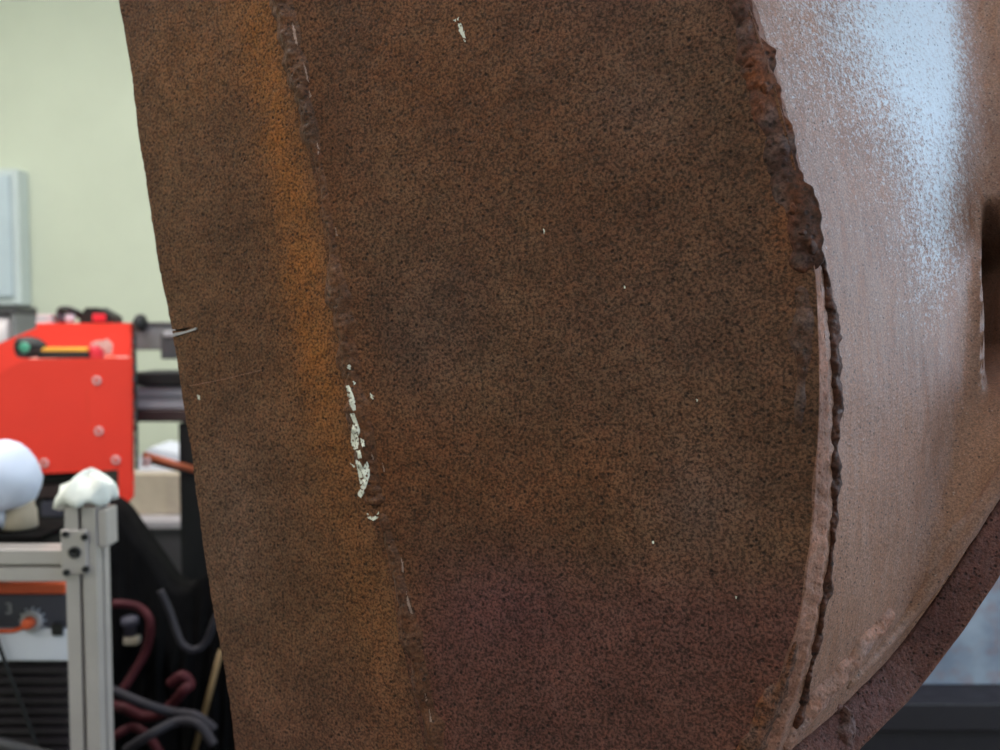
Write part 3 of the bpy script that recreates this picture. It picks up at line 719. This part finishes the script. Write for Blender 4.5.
# ---- tools in the tray and on the rear plate / rail ledge
def X(px, Y): return at(px, 350, Y).x
zt = ztray
Yt = 2.10
zz = lambda py, Y: at(100, py, Y).z
t = thing('hand_tool', (X(55, Yt), Yt, zt), 'black-headed tool with yellow and black handle lying on the red machine', 'hand tool')
zc = zt + .017
MB().lathe((X(17, Yt), Yt, zc+.009), (1, 0, 0), [(.014, 0), (.024, .006), (.0255, .03), (.021, .05), (.013, .062), (.010, .066)], 18).build('head', M['black'], t, True)
MB().lathe((X(30, Yt), Yt-.022, zc+.009), (0, -1, 0), [(.012, 0), (.012, .004), (.009, .007), (.002, .007)], 18).build('lens', M['teal'], t, True)
MB().box(X(40, Yt)-.004, X(91, Yt), Yt-.012, Yt+.012, zt+.0005, zt+.016, .004).build('grip', M['black'], t)
MB().box(X(40, Yt), X(90, Yt), Yt-.011, Yt+.011, zt+.0163, zt+.026, .003).build('grip_top', M['yellow'], t)
t = thing('plastic_cup', (X(98, Yt), Yt, zt), 'small crimson cup with a clear crumpled wrapper on the machine tray', 'cup')
MB().lathe((X(97, Yt), Yt, zt+.0005), (0, 0, 1), [(.016, 0), (.018, .03), (.0165, .03), (.014, .004), (.001, .004)], 20).build('cup', M['crimson'], t, True)
v, f = [], []
mb = MB()
for k in range(5):
    aa = k*1.3; cx, cy = X(101, Yt)+.014*math.cos(aa), Yt+.012*math.sin(aa)
    mb.prism([(cx-.012, zt+.012+.004*k), (cx+.010, zt+.010+.003*k), (cx+.013, zt+.034+.004*(k % 3)), (cx, zt+.046-.002*k), (cx-.009, zt+.036)], cy-.002, cy+.002)
mb.build('wrapper', M['clear'], t)
q = at(111, 358, 2.03)
o = MB().tube([Vector((q.x + .010*math.cos(k*PI/8), 2.03+.010*math.sin(k*PI/8), zt+.003)) for k in range(17)], .0028, 8).build('seal_ring', M['orange'], None, True)
tag(o, 'small orange ring near the front corner of the machine tray', 'ring')
# ledge for the items on top: the upper rail runs on behind the rear plate
a, c = at(36, 323.5, Y1+.013), at(130, 323.5, Y1+.013)
zl = a.z
MB().box(a.x, c.x, Y1+.0125, Y1+.16, zl-.02, zl, .002).build('rear_shelf', M['red'], RM)
YS = Y1+.08; s_ = YS/F
t = thing('paper_stack', (X(47, YS), YS, zl), 'short stack of white and pinkish paper blocks on the red shelf', 'paper')
for k in range(3): MB().box(X(42+k*.6, YS), X(57-k*.5, YS), YS-.03, YS+.03, zl+.0003+k*.0085, zl+.0078+k*.0085, .001).build('block', M['paper'] if k != 1 else M['panel'], t)
t = thing('safety_goggles', (X(70, YS), YS, zl), 'black safety goggles with pale lenses resting on the red machine shelf', 'goggles')
pth = [(X(60, YS), YS+.02, zl+.010), (X(61, YS), YS, zl+.024), (X(66, YS), YS-.02, zl+.036), (X(74, YS), YS-.02, zl+.036), (X(80, YS), YS, zl+.024), (X(84, YS), YS+.02, zl+.010)]
MB().tube(smooth_path(pth, 24), .0095, 10).build('frame', M['black'], t, True)
MB().lathe((X(66, YS), YS-.012, zl+.016), (0, -1, 0), [(.015, 0), (.015, .006), (.010, .010), (.001, .011)], 18).build('lens', M['slate'], t, True)
MB().lathe((X(73, YS), YS-.012, zl+.016), (0, -1, 0), [(.014, 0), (.014, .006), (.009, .010), (.001, .011)], 18).build('lens', M['white'], t, True)
MB().lathe((X(71, YS), YS-.018, zl+.036), (0, -1, 0), [(.006, 0), (.006, .012), (.001, .013)], 12).build('valve', M['teal'], t, True)
t = thing('power_tool', (X(102, YS), YS, zl), 'black cordless tool with red battery cover on the red machine shelf', 'power tool')
MB().prism([(X(85, YS), zl+.0003), (X(119, YS), zl+.0003), (X(118, YS), zl+.020), (X(110, YS), zl+.032), (X(104, YS), zl+.042), (X(92, YS), zl+.042), (X(88, YS), zl+.028)], YS-.03, YS+.03).build('body', M['black'], t)
MB().box(X(99, YS), X(112, YS), YS-.036, YS-.0305, zl+.006, zl+.026, .002).build('red_cover', M['crimson'], t)

# ---- things seen under the rails
Yc = 3.1
zbench = at(160, 522, Yc).z
t = thing('side_bench', (at(160, 522, Yc).x, Yc+.2, 0), 'grey bench with pale front edge behind the black support leg', 'bench')
a, c = at(60, 521, Yc), at(330, 529, Yc)
MB().box(a.x, c.x, Yc, Yc+.6, c.z, a.z, .004).build('bench_top', M['lgrey'], t)
MB().box(a.x+.02, c.x-.02, Yc+.03, Yc+.55, 0, c.z, .004).build('bench_cabinet', M['dgrey'], t)
zbt = a.z
a, c = at(124, 474, Yc+.1), at(250, 474, Yc+.1)
t = thing('storage_box', (a.x, Yc+.2, zbt), 'beige box standing on the grey bench beneath the rails', 'box')
MB().box(a.x, c.x, Yc+.1, Yc+.4, zbt, a.z, .004).build('body', M['beige'], t)
m_ = at(166, 474, Yc+.1); MB().box(m_.x, c.x, Yc+.096, Yc+.0995, zbt+.004, a.z-.004, .001).build('side_flap', M['tan'], t)
zbx = a.z
t = thing('folded_sheet', (at(160, 462, Yc+.2).x, Yc+.25, zbx), 'white folded sheet lying on the beige box', 'sheet')
a, c = at(141, 447, Yc+.2), at(182, 447, Yc+.2)
MB().prism([(a.x, zbx+.0005), (c.x+.03, zbx+.0005), (c.x, at(0, 452, Yc+.2).z), (a.x+.05, at(0, 446, Yc+.2).z), (a.x+.01, at(0, 455, Yc+.2).z)], Yc+.16, Yc+.36).build('sheet', M['white'], t)
# orange pipe with a dark line along its underside, held on the machine's rail end
p0, p1 = at(143, 455, 2.07), at(196, 470, 2.125)
t = thing('copper_pipe', (p0.x, p0.y, p0.z-.01), 'slanting orange-brown pipe running from the red machine to the black leg', 'pipe')
MB().tube([p0, p1], .0085, 14).build('pipe', M['copper'], t, True)
dz = Vector((0, .004, -.0125)); MB().tube([p0+dz, p1+dz], .0042, 10).build('dark_underside', M['black'], t, True)
b_ = at(146, 461, 2.06); MB().box(b_.x-.006, b_.x+.010, 2.05, 2.065, b_.z-.012, b_.z+.008, .003).build('clamp', M['chrome'], t)

# ---- dark heap: black sheet added in place of a shaded area, hoses on it
Yd = 1.84
top = spline([(60, 500), (100, 503), (114, 512), (130, 534), (150, 562), (170, 588), (186, 590), (205, 574), (225, 566), (260, 590), (320, 640)])
fr_, bk_ = [], []
for x in np.linspace(84, 300, 90):
    a = at(x, top(x), Yd); row, rb = [], []
    for u in np.linspace(0, 1, 60):
        z = a.z*(1-u); fold = .03*nz((x*.02, u*1.2, .3), 3.0) + .018*nz((x*.05, u*3, 2), 3)
        bulge = .05*math.sin(min(u*3, PI/2)); p = Vector((a.x, Yd-bulge+fold*min(1, u*6), z)); row.append(p); rb.append(Vector((a.x, Yd+.085, z)))
    fr_.append(row); bk_.append(rb)
o = grid_solid('backdrop', fr_, bk_, M['matte_black'], None)
tag(o, 'black folded backdrop standing in for shade right of the aluminium post', 'backdrop')
BT = bvh_of(o)
def on_backdrop(px, py, r):
    d = Vector(ray(px, py)).normalized(); l, n, i, _ = BT.ray_cast(Vector(CAM), d)
    if l is None: l = at(px, py, Yd-.06)
    return l - d*r
HN = [0]
def hose(name, pts, r, mat, label, cat='hose', group=None):
    HN[0] += 1; lift = .045 + .024*(HN[0]-1)
    o = MB().tube(smooth_path([on_backdrop(x, y, lift) for x, y in pts], 60), r, 12).build(name, mat, None, True); tag(o, label, cat, group)
hose('hose', [(112, 604), (124, 604), (140, 608), (150, 622), (146, 650), (134, 672), (122, 690), (112, 698)], .0085, M['hose_red'], 'dark red hose looping down beside the aluminium post', group='hoses on the tarpaulin')
hose('hose', [(112, 706), (124, 708), (142, 716), (160, 714), (172, 704), (184, 690), (190, 684), (182, 676), (170, 684)], .0105, M['hose_red'], 'dark red hose crossing low over the tarpaulin in a hook', group='hoses on the tarpaulin')
hose('hose', [(106, 742), (118, 734), (132, 727), (146, 734), (158, 750), (168, 772)], .0085, M['hose_red'], 'dark red hose arching at the lower edge beside the aluminium post', group='hoses on the tarpaulin')
hose('hose', [(112, 690), (130, 698), (150, 706), (172, 712), (196, 716), (215, 730)], .009, M['hose_grey'], 'grey cable hose sagging over the red hoses', group='hoses on the tarpaulin')
hose('hose', [(160, 590), (170, 612), (176, 630), (183, 645), (194, 650), (206, 642), (216, 618), (232, 590)], .007, M['hose_grey'], 'slate grey hose hanging in a short loop', group='hoses on the tarpaulin')
hose('hose', [(126, 750), (150, 735), (176, 722), (198, 724), (214, 745)], .009, M['hose_grey'], 'slate grey hose arching over the bottom of the tarpaulin', group='hoses on the tarpaulin')
p0, p1 = on_backdrop(221, 650, .026), on_backdrop(200, 730, .03); p1.z = p1.z
o = MB().tube([p0, p1 + (p1-p0)*.6], .006, 12).build('brass_rod', M['brass'], None, True); tag(o, 'dull brass rod leaning beside the rusty strip edge', 'rod')
q = on_backdrop(132, 640, .0)
t = thing('hose_coupling', q, 'small pale metal coupling block on the tarpaulin', 'coupling')
MB().box(q.x-.014, q.x+.014, q.y-.012, q.y+.014, q.z-.008, q.z+.008, .003).build('body', M['tan'], t)
MB().lathe((q.x-.004, q.y, q.z+.010), (0, 0, 1), [(.012, 0), (.012, .02), (.017, .022), (.017, .036), (.008, .040)], 16).build('collar', M['slate'], t, True)

# ---- aluminium profile frame
Ya = 1.30; PW = .045
FR = thing('aluminium_frame', (at(83, 540, Ya).x, Ya+.2, 0), 'silver aluminium slotted-profile table frame left of the rusty strip', 'frame')
def profile(name, p, axis, L, parent):
    """slotted square profile, corner p (min x,y,z), running along axis 'x','y' or 'z' by L"""
    s, g, d, lip = PW, .0030, .012, .004
    side = [(0, 0), (s/2-g, 0), (s/2-g, lip), (s/2-g*2, lip), (s/2-g*2, d), (s/2+g*2, d), (s/2+g*2, lip), (s/2+g, lip), (s/2+g, 0)]
    out = []
    for k in range(4):
        for x, y in side:
            for _ in range(k): x, y = s-y, x
            out.append((x, y))
    n = len(out)
    def m(u, v, t): return {'z': (p[0]+u, p[1]+v, p[2]+t), 'x': (p[0]+t, p[1]+u, p[2]+v), 'y': (p[0]+u, p[1]+t, p[2]+v)}[axis]
    v = [m(u, q, 0) for u, q in out] + [m(u, q, L) for u, q in out]
    f = [tuple(range(n)), tuple(range(n, 2*n))] + [(i, (i+1) % n, n+(i+1) % n, n+i) for i in range(n)]
    return mesh_obj(name, v, f, M['alu'], parent)
xp = at(67, 620, Ya).x; ztop = at(80, 507, Ya).z
profile('post', (xp, Ya, 0), 'z', ztop, FR)
zcb = at(30, 581, Ya).z
profile('crossbar', (xp-.72, Ya, zcb), 'x', .7195, FR)
profile('post', (xp-.72-PW, Ya, 0), 'z', zcb+PW, FR)
profile('post', (xp-.42, Ya+.45, 0), 'z', zcb+PW, FR); profile('post', (xp-.72-PW, Ya+.45, 0), 'z', zcb+PW, FR)
profile('depth_rail', (xp-.42, Ya+PW+.0005, zcb), 'y', .404, FR); profile('depth_rail', (xp-.72-PW, Ya+PW+.0005, zcb), 'y', .404, FR)
MB().box(xp-.72, -.695, Ya+PW+.001, Ya+.17, zcb+PW+.0005, zcb+PW+.0105, .001).build('top_board', M['matte_black'], FR)
zsh = .50
MB().box(xp-.72, -.66, Ya+PW, Ya+.40, zsh-.02, zsh, .001).build('shelf_board', M['dgrey'], FR)
# bracket at the joint with its screws
zj = at(80, 552, Ya).z
MB().box(xp-.004, xp+.034, Ya-.006, Ya-.0003, zj-.032, zj+.034, .002).build('joint_plate', M['alu'], FR)
for x, y in ((68, 533), (87, 536), (77, 551), (69, 571), (88, 568)):
    q = at(x, y, Ya); r = .0085 if (x, y) == (77, 551) else .0048
    MB().lathe((q.x, Ya-.006, q.z), (0, -1, 0), [(r, -.0002), (r, .004), (r*.6, .0045), (r*.5, .002), (.0004, .002)], 16).build('screw', M['black'], FR, True)
# stub block beside the post top
a = at(99, 510, Ya+.01); MB().box(xp+PW+.0004, xp+PW+.016, Ya+.004, Ya+.04, at(0, 548, Ya).z, ztop-.004, .003).build('stub_block', M['alu'], FR)

# ---- white cloth on the post
def lump(name, base, prof, mat, amp, sc, seed, parent=None, seg=40, squash=(1, 1)):
    v, f = [], []; n = len(prof)
    for i, (r, h) in enumerate(prof):
        for k in range(seg):
            a = 2*PI*k/seg; d = Vector((math.cos(a), math.sin(a), h*20)); q = 1 + amp*nz(d, sc, seed) + amp*.6*nz(d, sc*2.3, seed+4)
            v.append(Vector(base) + Vector((r*q*math.cos(a)*squash[0], r*q*math.sin(a)*squash[1], h + .06*amp*nz(d, sc*1.3, seed+9))))
    for i in range(n-1):
        for k in range(seg): f.append((i*seg+k, i*seg+(k+1) % seg, (i+1)*seg+(k+1) % seg, (i+1)*seg+k))
    f.append(tuple(range(seg))[::-1]); f.append(tuple(range((n-1)*seg, n*seg)))
    return mesh_obj(name, v, f, mat, parent, True)
kz = Ya/F
o = lump('cloth_rag', (at(82, 505, Ya).x, Ya+.022, ztop+.0035), [(.034, 0), (.040, .003), (.040, .010), (.039, .018), (.036, .024), (.030, .030), (.023, .035), (.015, .039), (.008, .042), (.001, .043)], M['cloth'], .30, 1.3, 3, squash=(1.02, .9))
tag(o, 'crumpled white cloth rag bunched over the aluminium post top', 'rag')

# ---- white bag over a beige stub on the table board
Yg = 1.40; zb_ = zcb+PW+.0105
q = at(2, 500, Yg)
t = thing('plastic_bag', (q.x, Yg, zb_), 'white film bag puffed over a beige stub at the left edge', 'bag')
xq = at(20, 520, Yg).x
MB().lathe((xq, Yg, zb_+.0005), (0, 0, 1), [(.024, 0), (.026, .004), (.025, .028), (.022, .034), (.022, .052)], 20).build('stub', M['tan'], t, True)
zt_, zo = at(0, 441, Yg).z, at(0, 506, Yg).z
hh = zt_-zo
lump('bag', (q.x, Yg, zo), [(.030, -.002), (.043, .002), (.050, hh*.12), (.056, hh*.28), (.058, hh*.42), (.055, hh*.56), (.049, hh*.70), (.039, hh*.83), (.028, hh*.93), (.012, hh*.99), (.001, hh)], M['bag'], .07, 1.1, 6, t)
lump('bag_neck', (at(7, 520, Yg).x, Yg-.022, at(7, 524, Yg).z), [(.002, 0), (.007, .002), (.010, .012), (.009, .028), (.014, .04)], M['bag'], .2, 1.4, 2, t)

# ---- welding power source under the table
Ym = 1.40
def W(px, py): return at(px, py, Ym)
x0, x1 = W(-150, 600).x, W(71, 600).x
t = thing('welding_power_source', ((x0+x1)/2, Ym+.15, zsh), 'welding power source with slate panel, orange trim and dark louvres under the frame', 'welder')
zz_ = lambda py: W(30, py).z
MB().box(x0+.004, x1-.004, Ym+.012, Ym+.11, zsh+.0005, zz_(590), .006).build('body', M['violet'], t)
MB().box(x0, x1-.006, Ym-.004, Ym+.012, zz_(594), zz_(583), .004).build('orange_trim', M['orange'], t)
MB().box(x0, x1, Ym, Ym+.0115, zz_(628), zz_(594.5), .003).build('control_panel', M['slate'], t)
MB().box(x0, x1, Ym-.003, Ym+.0115, zz_(661), zz_(628.5), .004).build('white_panel', M['white'], t)
# orange curved trim between the panels
pts = [(-60, 640), (-20, 634), (0, 630.5), (14, 630), (26, 626)]
MB().tube(smooth_path([W(x, y)+Vector((0, -.003, 0)) for x, y in pts], 20), .0036, 8).build('curved_trim', M['orange'], t, True)
q = W(33.5, 620)
kn = MB().lathe((q.x, Ym-.003, q.z), (0, -1, 0), [(.018, 0), (.018, .004), (.015, .008), (.0145, .008)], 28).build('dial', M['lgrey'], t, True)
MB().lathe((q.x, Ym-.0112, q.z), (0, -1, 0), [(.0095, 0), (.0088, .010), (.006, .012), (.001, .012)], 24).build('dial_cap', M['orange'], kn, True)
for k in range(9):
    a = math.radians(-210+k*30); r0, r1 = .020, .0235
    MB().box(q.x+r0*math.cos(a)-.001, q.x+r0*math.cos(a)+.001, Ym-.0042, Ym-.0001, q.z-r0*math.sin(a)-.001, q.z-r0*math.sin(a)+.001).build('dial_mark', M['white'], t)
q = W(60, 628); MB().box(q.x-.010, q.x+.008, Ym-.010, Ym-.0035, q.z-.010, q.z+.010, .003).build('latch', M['black'], t)
cu = bpy.data.curves.new('digit', 'FONT'); cu.body = '3'; cu.size = .026; cu.extrude = .0004; cu.align_x = 'CENTER'; cu.align_y = 'CENTER'
to = bpy.data.objects.new('digit', cu); COL.objects.link(to)
dg = bpy.context.evaluated_depsgraph_get(); me = bpy.data.meshes.new_from_object(to.evaluated_get(dg)); bpy.data.objects.remove(to)
me.materials.clear(); me.materials.append(M['lgrey'])
do = bpy.data.objects.new('digit', me); COL.objects.link(do); do.parent = t
q = W(9, 609); do.location = Vector((q.x, Ym-.0006, q.z)) - Vector(t.location); do.rotation_euler = (PI/2, 0, 0)
zlo = zsh+.02; k = 0; z = zz_(668)
while z - .010 > zlo:
    mb = MB(); mb.prism([(x0+.012, z), (x1-.012, z), (x1-.012, z-.008), (x0+.012, z-.008)], Ym+.002, Ym+.0118); mb.build('louvre', M['violet'], t); z -= .0165
t2 = MB().tube(smooth_path([W(-6, 612)+Vector((0, -.012, 0)), W(2, 634)+Vector((0, -.016, 0)), W(14, 668)+Vector((0, -.016, 0)), W(30, 712)+Vector((0, -.014, 0)), W(48, 770)+Vector((0, -.012, 0)), W(60, 860)+Vector((0, -.01, 0))], 40), .0032, 10).build('power_cable', M['black'], None, True)
tag(t2, 'thin black cable hanging down the front of the welding power source', 'cable')
a = W(0, 745); cb = MB().tube([at(-40, 732, 1.33), at(58, 758, 1.345)], .008, 12).build('front_rod', M['dgrey'], FR, True)

# ================================================================== background, right
Yr = 1.55
zbh = at(960, 694, Yr+.02).z
t = thing('workbench', (.95, Yr+.3, 0), 'dark workbench low at the right behind the rim bar', 'workbench')
MB().box(.52, 1.6, Yr-.02, Yr+.62, zbh-.05, zbh, .004).build('bench_top', M['violet'], t)
for bx_ in (.56, 1.54):
    for by_ in (Yr+.04, Yr+.56): MB().box(bx_-.03, bx_+.03, by_-.03, by_+.03, 0, zbh-.05, .003).build('leg', M['dgrey'], t)
MB().box(.53, 1.59, Yr, Yr+.012, zbh-.35, zbh-.051, .003).build('apron', M['violet'], t)
MB().box(.60, 1.52, Yr+.03, Yr+.58, .25, .28, .003).build('shelf', M['violet'], t)
q0 = at(905, 560, Yr+.06)
o = MB().box(.60, 1.50, Yr+.06, Yr+.072, zbh+.0005, zbh+.62, .002).build('steel_sheet', M['galv'], None)
tag(o, 'stained blue-grey metal sheet standing on the dark workbench', 'metal sheet')
